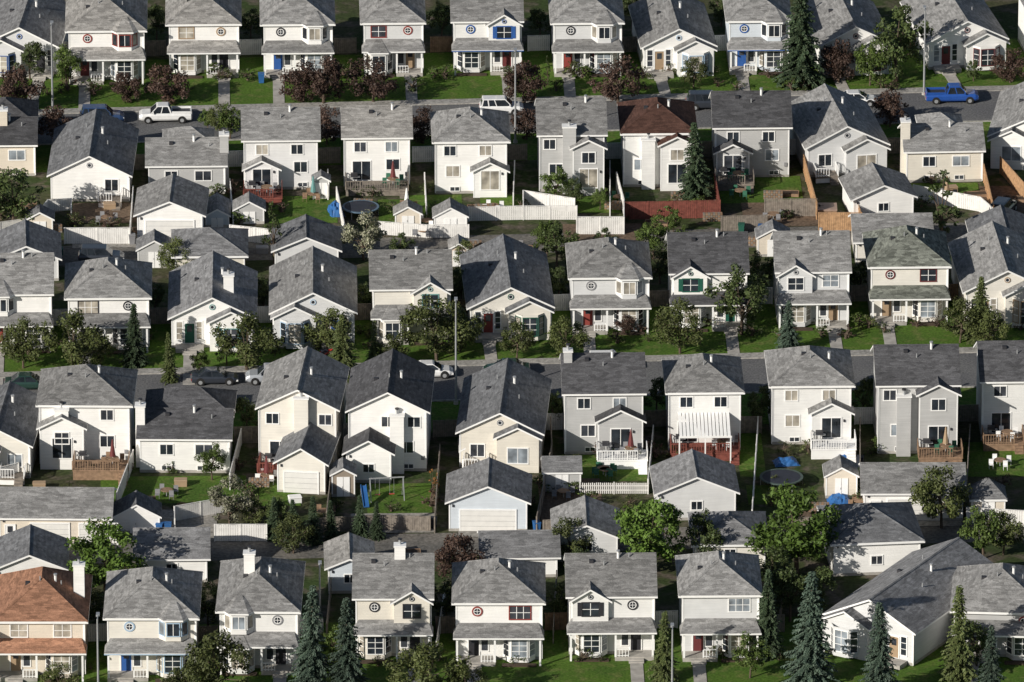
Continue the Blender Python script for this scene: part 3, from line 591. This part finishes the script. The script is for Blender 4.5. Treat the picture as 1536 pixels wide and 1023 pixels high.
def decid(seed,mat,n_cl=34,H=6.0,Rx=2.5,z0=1.0,nl=95,ls=.2,shape=1.0):
    r=random.Random(seed); v=[];f=[];mi=[]
    top=Vector((r.uniform(-.2,.2),r.uniform(-.2,.2),H*.45)); limb(v,f,mi,(0,0,0),top,.16,.1)
    cl=[]
    zc=(z0+H)/2; hz=(H-z0)/2
    while len(cl)<n_cl:
        p=Vector((r.uniform(-1,1),r.uniform(-1,1),r.uniform(-1,1)))
        L=p.length
        if L>1 or L<.35: continue
        wz=1-.25*max(0,p.z)*shape
        cl.append(Vector((p.x*Rx*wz*r.uniform(.8,1.15),p.y*Rx*wz*r.uniform(.8,1.15),zc+p.z*hz*r.uniform(.8,1.12))))
    for c in cl[:14]:
        st=top*r.uniform(.5,1); limb(v,f,mi,st,st.lerp(c,.95),.06,.02,5)
    for c in cl:
        cr=r.uniform(.35,.85)*Rx/2.5
        for i in range(int(nl*(cr/.6)**1.5)):
            d=Vector((r.gauss(0,1),r.gauss(0,1),r.gauss(0,1)*.8)); d.normalize(); p=c+d*cr*(r.random()**.4); p.z=max(.1,p.z)
            leaf(v,f,mi,p,ls*r.uniform(.8,1.25),d*.7+Vector((r.gauss(0,.5),r.gauss(0,.5),r.gauss(0,.5)+.25)),r)
    return mesh_from('tree_mesh',v,f,mi,[BARK,mat])
def spruce(seed,mat,H=8.0,Rb=1.75,dens=1.0):
    r=random.Random(seed); v=[];f=[];mi=[]
    limb(v,f,mi,(0,0,0),(0,0,H*.98),.16,.02)
    z=.35
    while z<H*.99:
        t=z/H; rad=Rb*(1-t)**.85*r.uniform(.8,1.12)+.06; nb=max(4,int((11*(1-t)+5)*dens)); ph=r.uniform(0,6)
        for b in range(nb):
            a=ph+2*math.pi*b/nb+r.uniform(-.2,.2); L=rad*r.uniform(.6,1.22); dz=-.28*L+ (0.3*t)+r.uniform(-.1,.1)
            ca,sa=math.cos(a),math.sin(a); ns=max(2,int(L/.2))
            if L>.7: limb(v,f,mi,(0,0,z),(ca*L*.8,sa*L*.8,z+dz*.8),.025,.01,3)
            for i in range(ns):
                q=(i+.8)/ns; p=Vector((ca*L*q,sa*L*q,z+dz*q+.06*math.sin(q*3)))
                for s in (-1,1):
                    wd=.28*(1.15-q*.6); k=len(v); 
                    side=Vector((-sa,ca,0))*s; out=Vector((ca,sa,0))
                    tip=p+side*wd*r.uniform(.8,1.3)+out*.18+Vector((0,0,-.14*r.random()-.03)); 
                    v+= [tuple(p-out*.1),tuple(p+side*wd*.45-out*.02+Vector((0,0,.05))),tuple(tip),tuple(p+out*.2+Vector((0,0,-.03)))]
                    f.append((k,k+1,k+2,k+3)); mi.append(1)
                if r.random()<.8:
                    leaf(v,f,mi,p+Vector((r.uniform(-.1,.1),r.uniform(-.1,.1),r.uniform(-.2,.02))),.2,None,r,1.8)
        z+=.27*r.uniform(.8,1.25)*(1 if t<.8 else .7)
    return mesh_from('spruce_mesh',v,f,mi,[BARK,mat])
Lg=leafm('leaves_green',(.06,.10,.02),(.095,.13,.032)); Ld=leafm('leaves_dark_green',(.04,.065,.02),(.075,.095,.03)); Lo=leafm('leaves_olive',(.06,.082,.024),(.10,.112,.036)); Lr=leafm('leaves_dark_red',(.052,.03,.025),(.088,.056,.04)); Lb=leafm('leaves_bright',(.07,.125,.02),(.10,.16,.03)); Lf=leafm('leaves_blossom',(.09,.11,.045),(.34,.32,.25)); Lor=leafm('leaves_orange',(.24,.09,.03),(.28,.15,.05))
Sp=leafm('spruce_needles',(.03,.052,.028),(.06,.085,.042)); Sb=leafm('blue_spruce_needles',(.042,.068,.05),(.085,.118,.085)); Sy=leafm('pine_needles',(.055,.08,.026),(.11,.125,.045))
TM={'g':[decid(i,Lg) for i in (1,2)],'d':[decid(i,Ld,30) for i in (3,4,5)],'o':[decid(i,Lo,34,6,2.8,.9,95,.2) for i in (6,7,8)],'r':[decid(i,Lr,30,5,2.9,.7,100) for i in (9,10,11)],'b':[decid(i,Lb,44,6,2.7,.6,105,.2) for i in (12,13)],
 'f':[decid(14,Lf,34,6,2.5,.8,90)],'c':[decid(15,Lor,20,6,1.0,.3,60,.2)],'k':[decid(16,Ld,24,6,1.3,.5,90,.18,2)],
 's':[spruce(i,Sp) for i in (21,22)],'u':[spruce(i,Sb,8,2.1) for i in (23,24)],'y':[spruce(25,Sy,8,2.2),spruce(26,Sy,8,1.9)],
 'h':[decid(i,m,16,1.4,1.0,.1,60,.13) for i,m in ((31,Lg),(32,Ld),(33,Lo))],'hr':[decid(34,Lr,14,1.3,.9,.1,60,.13)]}
HT={'r':5,'s':8,'u':8,'y':8,'h':1.4,'hr':1.3}
NM={'g':'deciduous_tree','d':'deciduous_tree','o':'deciduous_tree','r':'purple_plum_tree','b':'leafy_tree','f':'blossom_tree','c':'columnar_orange_shrub','k':'columnar_tree','s':'spruce_tree','u':'blue_spruce_tree','y':'pine_tree','h':'garden_shrub','hr':'red_shrub'}
def tree(k,u,v,hp,wf=1.0):
    x,y=site(u,v); h=hp/(mscale(v)*.933); s=h/HT.get(k,6.0)
    ob=bpy.data.objects.new(NM[k],R.choice(TM[k])); scene.collection.objects.link(ob); ob.location=(x,y,0); ob.rotation_euler=(R.uniform(-.03,.03),R.uniform(-.03,.03),R.uniform(0,6.28)); ob.scale=(s*wf,s*wf,s)
for t in [('r',25,168,66),('r',85,222,56),('r',190,152,42),('r',250,154,54,1.1),('r',455,154,58),('r',485,156,64),('r',560,154,60,1.1),('r',785,154,60),('r',927,156,66),('r',1258,124,62,.8),('r',1335,190,52),('r',635,215,50),('r',490,217,52),('r',1515,124,48),('r',685,868,66,1.05),('r',790,210,46),('r',940,500,28),('g',100,130,60),('d',45,120,55),
 ('s',1200,126,150,1.05),('s',1042,300,112,1.0),('k',412,398,95,.8),('s',200,548,90),('y',255,572,72,.8),('y',515,566,92,1.1),('y',560,552,70,.8),('u',1183,528,76),('y',1470,512,95),('k',1412,365,105,1.3),
 ('u',465,1040,160,.8),('u',520,1042,145,.85),('y',995,1022,105,.9),('s',1150,985,130,.8),('u',1215,1022,165,.9),('u',1320,1045,140,.85),('y',1438,1020,138,.9),('u',1484,1060,120,.8),('s',540,805,62),('s',565,808,55),('s',410,808,62),('s',470,815,70),('s',497,812,60),('s',440,812,62),
 ('d',20,342,90,1.2),('g',345,208,50),('o',330,200,40),('g',312,196,32),('d',1345,122,112,.95),('g',1305,128,66,.9),('f',545,390,68,1.1),('g',835,302,50,1.1),('g',980,388,62,1.1),('d',835,402,66),('o',265,412,50,1.1),('g',600,330,25),
 ('o',110,556,88,1.05),('o',35,552,68),('o',370,556,84,1.1),('o',655,540,90,1.1),('o',690,528,66),('o',775,540,54),('o',850,538,62),('o',1020,530,74,1.05),('d',1112,502,100,1.05),('o',1440,514,62),('o',490,530,66),('o',1485,522,58),('o',590,548,48),('o',150,548,46),
 ('b',158,888,98,1.25),('b',975,855,112,1.1),('b',1195,860,125,1.1),('f',345,792,76),('g',318,720,54),('o',325,1054,100),('o',640,1058,96,1.15),('o',285,1064,74),('o',90,1047,52),('g',1125,1017,66),('o',855,845,66),('d',1050,848,80),('o',1412,792,90),('g',1475,838,78),('o',1505,832,60),('c',650,748,50),('d',1185,932,85),('o',700,1060,66),
 ('g',1010,350,34),('g',900,315,34),('d',860,312,44),('d',1460,122,32),('d',340,548,46),('o',1040,132,42),('k',822,128,44,.6),('d',1465,1000,66),('d',870,872,50),('d',60,922,60),('s',1440,880,60),('g',300,562,36),
 ('d',235,60,50),('d',376,58,46),('d',662,56,52),('d',810,56,44),('d',948,40,58),('d',1082,40,50),('d',1215,42,58),('d',232,470,48),('d',692,455,52),('d',1140,440,60),('d',1292,440,50),('d',395,460,46),('d',545,470,44),('d',838,450,50),('d',500,640,60),('d',830,640,50),('d',985,620,52),('d',1140,640,62),('d',370,650,52),('d',1295,625,56),
 ('d',148,945,60),('d',312,940,66),('d',670,930,60),('d',838,935,60),('d',1160,900,80,1.1),('d',1225,920,70),('o',440,830,60),('g',500,990,50),('d',420,800,55),('o',385,790,44),('d',1250,395,44),('d',990,425,60),('g',820,385,56),('o',700,400,40),('d',30,470,40),('g',1025,385,46),('d',905,385,44),('d',600,395,46)]: tree(*t)
for i in range(230):
    rows=[(118,110),(138,130),(515,482),(530,496),(300,270),(325,305),(340,320),(712,672),(745,725),(770,750),(1004,978)]
    a,b=R.choice(rows); u=R.uniform(0,1536); v=a+(b-a)*u/1536+R.uniform(-3,6)
    tree(R.choice(['h','h','h','hr']),u,v,R.uniform(9,22),1.15)
# ------------------------------------------------------------------ vehicles
def paint(n,c): 
    m,t,b=nodes('car_paint_'+n,.3,.5); nz=noise(t,2,2); tint(t,c,mrange(t,nz.outputs[0],.93,1.05),b); b.inputs['Coat Weight'].default_value=.6; return m
PW=paint('white',(.78,.78,.77)); PB=paint('blue',(.02,.08,.33)); PDK=paint('dark',(.03,.035,.045)); PS=paint('silver',(.35,.37,.40)); PG=paint('green',(.02,.05,.04)); PDB=paint('navy',(.03,.06,.14)); PR=paint('maroon',(.15,.02,.02))
LAMP=plain('headlamp_lens',(.7,.7,.7),.2); TAIL=plain('tail_lamp',(.4,.01,.01),.3)
def vehicle(name,u,v,rot,pm,kind='sedan',flip=False):
    o=O(name,u,v,rot+(180 if flip else 0),z=.008)
    if kind=='pickup': st=[(-2.8,.78,.45,.85),(-2.7,.92,.35,1.05),(-1.6,.97,.35,1.08),(.1,.97,.33,1.1),(1.3,.97,.33,1.1),(1.5,.97,.35,1.08),(2.4,.95,.35,1.02),(2.72,.85,.4,.85)]; cab=(-.65,1.55,-.35,.85,1.1,1.8); wh=(-1.75,1.8)
    elif kind=='suv': st=[(-2.3,.8,.5,1.0),(-2.2,.92,.35,1.1),(-1,.95,.3,1.12),(.9,.95,.3,1.1),(1.9,.92,.32,1.02),(2.3,.8,.4,.8)]; cab=(-2.15,1.15,-1.95,.45,1.08,1.74); wh=(-1.4,1.4)
    else: st=[(-2.3,.74,.42,.72),(-2.2,.86,.3,.9),(-1.5,.9,.25,.95),(-.3,.9,.23,.95),(.9,.9,.25,.93),(1.9,.86,.28,.8),(2.28,.72,.35,.6)]; cab=(-1.65,1.15,-.95,.35,.92,1.42); wh=(-1.4,1.42)
    def ring(x,hw,zb,zt): return [(x,-hw*.9,zb),(x,-hw,zb+.18),(x,-hw,zt-.22),(x,-hw*.86,zt),(x,hw*.86,zt),(x,hw,zt-.22),(x,hw,zb+.18),(x,hw*.9,zb)]
    rg=[ring(*s) for s in st]
    for a,b in zip(rg,rg[1:]):
        for i in range(8): j=(i+1)%8; o.poly('body',pm,[a[i],b[i],b[j],a[j]])
    o.poly('body',pm,rg[0]); o.poly('body',pm,rg[-1])
    x0,x1,t0,t1,zb,zt=cab; hb=st[2][1]*.88; ht=hb*.84
    B=[(x0,-hb,zb),(x1,-hb,zb),(x1,hb,zb),(x0,hb,zb)]; Tt=[(t0,-ht,zt),(t1,-ht,zt),(t1,ht,zt),(t0,ht,zt)]
    for i in range(4): j=(i+1)%4; o.poly('cabin_glass',GL[0],[B[i],B[j],Tt[j],Tt[i]])
    o.hexa('roof_panel',pm,[(t0-.06,-ht-.02,zt-.02),(t1+.08,-ht-.02,zt-.02),(t1+.08,ht+.02,zt-.02),(t0-.06,ht+.02,zt-.02),(t0+.05,-ht+.1,zt+.06),(t1-.1,-ht+.1,zt+.06),(t1-.1,ht-.1,zt+.06),(t0+.05,ht-.1,zt+.06)])
    for s in (-1,1):
        def pil(fb,ft,w):
            xb=x0+(x1-x0)*fb; xt=t0+(t1-t0)*ft
            o.hexa('pillars',pm,[(xb-w,s*(hb+.012),zb-.02),(xb+w,s*(hb+.012),zb-.02),(xb+w,s*(hb-.03),zb-.02),(xb-w,s*(hb-.03),zb-.02),(xt-w,s*(ht+.012),zt),(xt+w,s*(ht+.012),zt),(xt+w,s*(ht-.03),zt),(xt-w,s*(ht-.03),zt)])
        pil(.02,.02,.07); pil(.98,.98,.05); pil(.5,.5,.045)
        if kind=='suv': pil(.25,.22,.06)
        hw=st[2][1]
        for wx in wh:
            for (rr,y0,y1,m) in ((.42,hw-.28,hw+.008,RUBBER),(.34,hw-.2,hw+.03,RUBBER),(.2,hw-.1,hw+.045,METAL)):
                n=16; zc=.4 if rr>.4 else .36
                P=[(wx+rr*math.cos(2*math.pi*i/n),zc+rr*math.sin(2*math.pi*i/n)) for i in range(n)]
                o.poly('wheels',m,[(p[0],s*y1,max(p[1],.0)) for p in P])
                for i in range(n): p,q=P[i],P[(i+1)%n]; o.poly('wheels',m,[(p[0],s*y0,max(p[1],0)),(q[0],s*y0,max(q[1],0)),(q[0],s*y1,max(q[1],0)),(p[0],s*y1,max(p[1],0))])
        xe=st[-1][0]; o.box('headlamps',LAMP,xe-.18,xe+.02,s*.62-.15,s*.62+.15,st[-1][3]-.22,st[-1][3]-.06)
        xs=st[0][0]; o.box('tail_lamps',TAIL,xs-.02,xs+.1,s*.65-.1,s*.65+.1,st[0][3]-.25,st[0][3]-.05)
        o.box('mirrors',pm,x1-.35,x1-.2,s*(hb+.13)-.09,s*(hb+.13)+.09,zb+.02,zb+.18)
    o.box('bumper',GRAYP,st[-1][0]-.1,st[-1][0]+.06,-.7,.7,st[-1][2]-.02,st[-1][2]+.16); o.box('bumper',GRAYP,st[0][0]-.06,st[0][0]+.1,-.7,.7,st[0][2]-.02,st[0][2]+.16)
    if kind=='pickup': 
        o.box('truck_bed',DARKM,-2.62,-.75,-.74,.74,1.05,1.09)
        for y in (-.86,.78): o.box('truck_bed',pm,-2.7,-.7,y,y+.08,1.02,1.3)
        o.box('truck_bed',pm,-2.75,-2.66,-.86,.86,1.02,1.3)
    o.done()
vehicle('pickup_truck',248,181,2,PW,'pickup',True); vehicle('parked_car',153,183,2,PDB,'suv'); vehicle('parked_suv',752,170,2,PW,'suv'); vehicle('parked_car',1062,162,2,PDK,'suv'); vehicle('parked_car',1284,157,2,PW,'sedan'); vehicle('pickup_truck',1428,152,3,PB,'pickup')
vehicle('parked_car',322,574,2,PDK); vehicle('parked_suv',404,573,2,PS,'suv',True); vehicle('parked_car',645,564,2,PW); vehicle('parked_car',760,561,2,PG,'sedan',True); vehicle('parked_car',42,582,2,PG); vehicle('parked_suv',915,554,2,PW,'suv'); vehicle('parked_suv',1504,322,70,PDK,'suv'); vehicle('parked_car',152,394,0,PDK,'suv')
# ------------------------------------------------------------------ street furniture & yard things
def lamp(u,v,h=9.5):
    o=O('street_lamp',u,v,0)
    o.cyl('pole',METAL,(0,0),.12,.07,0,h,10); o.cyl('base',CONC,(0,0),.25,.22,0,.3,10)
    o.ob('arm',METAL,(0,0),(0,1),0,1.3,-.04,.04,h-.15,h-.05); o.box('lamp_head',METAL,-.16,.16,1.0,1.7,h-.22,h-.02); o.box('lens',TRIM,-.1,.1,1.1,1.6,h-.25,h-.221)
    o.done()
lamp(79,168,9.6); lamp(773,214,9.9); lamp(1386,142,9.4); lamp(684,606,10.6); lamp(148,1068,9.2); lamp(1008,1078,8.8); lamp(480,925,5)
BLUEP=plain('blue_plastic',(.03,.12,.32),.5); REDP=plain('red_plastic',(.42,.05,.03),.5); BLACKM=plain('trampoline_mat',(.03,.035,.05),.8); DKPAD=plain('green_grey_pad',(.07,.10,.09),.7)
def tramp(u,v,r,hh=.9,pad=BLUEP):
    o=O('trampoline',u,v); n=28
    for i in range(n):
        a=2*math.pi*i/n; b=2*math.pi*(i+1)/n; q=lambda rr,t,z:(rr*math.cos(t),rr*math.sin(t),z)
        o.poly('mat',BLACKM,[q(r*.88,a,hh),q(r*.88,b,hh),(0,0,hh-.03)])
        o.poly('pad',pad,[q(r,a,hh+.02),q(r,b,hh+.02),q(r*.88,b,hh+.02),q(r*.88,a,hh+.02)]); o.poly('pad',pad,[q(r,a,hh+.02),q(r,b,hh+.02),q(r,b,hh-.08),q(r,a,hh-.08)])
    for i in range(6): a=i*math.pi/3; o.cyl('leg',METAL,(r*.95*math.cos(a),r*.95*math.sin(a)),.04,.04,0,hh-.1,6)
    o.done()
tramp(541,322,1.9,pad=plain('pale_blue_pad',(.10,.16,.22),.6)); tramp(1172,728,2.1,pad=DKPAD)
def tarp(u,v,w,d,h,m=BLUEP,name='blue_tarp_pile',rot=10):
    o=O(name,u,v,rot); n=9; r=random.Random(int(u)); P={}
    for i in range(n+1):
        for j in range(n+1):
            e=min(i,n-i,j,n-j)/(n/2); P[i,j]=(-w/2+w*i/n+r.uniform(-.06,.06),d*j/n+r.uniform(-.06,.06),0.01 if e==0 else h*(e**.5)*r.uniform(.65,1.1))
    for i in range(n):
        for j in range(n): o.poly('tarp',m,[P[i,j],P[i+1,j],P[i+1,j+1],P[i,j+1]])
    o.done()
tarp(507,326,1.5,2.5,1.5); tarp(1264,762,2.2,2.6,1.0); tarp(1182,700,2.4,1.8,.7); tarp(1265,690,1.0,1.0,.8)
def wbin(u,v,m=BLUEP):
    o=O('wheelie_bin',u,v,R.uniform(-20,20))
    o.hexa('body',m,[(-.25,-.28,.05),(.25,-.28,.05),(.25,.28,.05),(-.25,.28,.05),(-.32,-.36,1.0),(.32,-.36,1.0),(.32,.36,1.0),(-.32,.36,1.0)]); o.box('lid',m,-.34,.34,-.4,.38,1.0,1.08)
    for s in (-.3,.24): o.box('wheel',RUBBER,s,s+.06,.2,.42,0,.22)
    o.done()
for u,v,m in [(392,124,BLUEP),(198,366,GRAYP),(213,370,BLACKM),(240,800,BLUEP),(252,800,BLUEP),(1142,352,BLUEP),(1112,350,GREEN),(1468,250,BLUEP),(486,540,BLACKM),(650,792,BLACKM),(225,366,BLUEP),(1290,700,BLACKM),(805,798,BLUEP),(600,400,BLACKM),(1100,775,BLACKM)]: wbin(u,v,m)
o=O('red_canoe',474,545,35); n=12
for i in range(n):
    def sec(t):
        x=-2+4*t; w=.42*math.sin(math.pi*min(max(t,.02),.98))**.6; return [(x,-w,.9+.1*abs(2*t-1)**3+.1*t),(x,0,.5+.1*t+.35*abs(2*t-1)**4),(x,w,.9+.1*abs(2*t-1)**3+.1*t)]
    a,b=sec(i/n),sec((i+1)/n)
    for k in range(2): o.poly('hull',REDP,[a[k],b[k],b[k+1],a[k+1]])
for x in (-1,1): o.box('rack',WOODG,x-.05,x+.05,-.4,.4,0,.5)
o.done()
def swing(u,v,rot=0):
    o=O('swing_set',u,v,rot)
    for x in (-1.6,1.6):
        for y in (-.8,.8):
            o.hexa('frame',METAL,[(x-.04,y-.04,0),(x+.04,y-.04,0),(x+.04,y+.04,0),(x-.04,y+.04,0),(x-.04,-.04,2.1),(x+.04,-.04,2.1),(x+.04,.04,2.1),(x-.04,.04,2.1)])
    o.box('top_bar',METAL,-1.7,1.7,-.05,.05,2.1,2.2)
    for x in (-.9,.5):
        for dx in (-.2,.2): o.box('chain',METAL,x+dx-.012,x+dx+.012,-.012,.012,.5,2.1)
        o.box('swing_seat',REDP,x-.25,x+.25,-.12,.12,.46,.5)
    o.hexa('slide',BLUEP,[(-2.5,-2.2,.1),(-2.0,-2.2,.1),(-2.0,0,1.4),(-2.5,0,1.4),(-2.5,-2.2,.18),(-2.0,-2.2,.18),(-2.0,0,1.48),(-2.5,0,1.48)])
    for s in (-2.52,-2.02): o.hexa('slide',BLUEP,[(s,-2.2,.1),(s+.05,-2.2,.1),(s+.05,0,1.4),(s,0,1.4),(s,-2.2,.32),(s+.05,-2.2,.32),(s+.05,0,1.62),(s,0,1.62)])
    for s in (-2.5,-2.05): o.box('ladder',METAL,s,s+.05,.05,.1,0,1.5)
    for k in range(4): o.box('ladder',METAL,-2.5,-2.0,.05,.1,.3+.3*k,.34+.3*k)
    o.done()
swing(580,748,8)
for u,v,um in [(160,335,None),(470,300,TEAL),(610,318,TRIM),(1110,295,None),(250,745,None),(1160,330,None),(635,355,None),(400,722,MAROON),(1500,700,None),(905,712,None),(1420,300,TAN)]:
    o=O('patio_table_set',u,v); patio_set(o,0,0,.01,um); o.done()
o=O('hot_tub',1240,322); o.box('cabinet',WOOD,-1,1,-1,1,0,.8); o.box('cover',plain('vinyl_cover',(.35,.25,.2),.5),-1.05,1.05,-1.05,1.05,.8,.93); o.box('step',WOOD,-.5,.5,-1.45,-1.02,0,.35); o.done()
# firewood piles, raised beds, storage boxes scattered in the back yards
rc_=random.Random(3)
for i in range(58):
    row=rc_.choice([(330,300),(318,290),(350,325),(735,705),(760,740),(778,760),(385,360),(838,815)]); u=rc_.uniform(10,1526); v=row[0]+(row[1]-row[0])*u/1536+rc_.uniform(-4,4); k=rc_.randrange(4)
    if k==0:
        o=O('firewood_pile',u,v,rc_.uniform(-10,10))
        for a in range(8):
            for b in range(4): o.box('logs',WOODG if (a+b)%2 else WOOD,-1+.25*a,-1+.25*a+.22,-.25,.2+rc_.uniform(0,.06),.02+.22*b,.02+.22*b+.19)
    elif k==1:
        o=O('raised_garden_bed',u,v,rc_.uniform(-10,10)); 
        for (a,b,c,d) in ((-1.2,1.2,-.6,-.52),(-1.2,1.2,.52,.6),(-1.2,-1.12,-.52,.52),(1.12,1.2,-.52,.52)): o.box('planks',WOOD,a,b,c,d,0,.35)
        o.box('soil',MC[('p','bed_soil')],-1.11,1.11,-.51,.51,0,.3)
    elif k==2:
        o=O('storage_box',u,v,rc_.uniform(-20,20)); m=rc_.choice([GRAYP,TAN,TRIM,GREEN]); o.box('box',m,-.6,.6,-.35,.35,0,.6); o.hexa('lid',m,[(-.64,-.4,.6),(.64,-.4,.6),(.64,.38,.6),(-.64,.38,.6),(-.6,-.33,.7),(.6,-.33,.7),(.6,.33,.74),(-.6,.33,.74)])
    else:
        o=O('patio_table_set',u,v); patio_set(o,0,0,.01,None)
    o.done()
print('objects',len(bpy.data.objects))
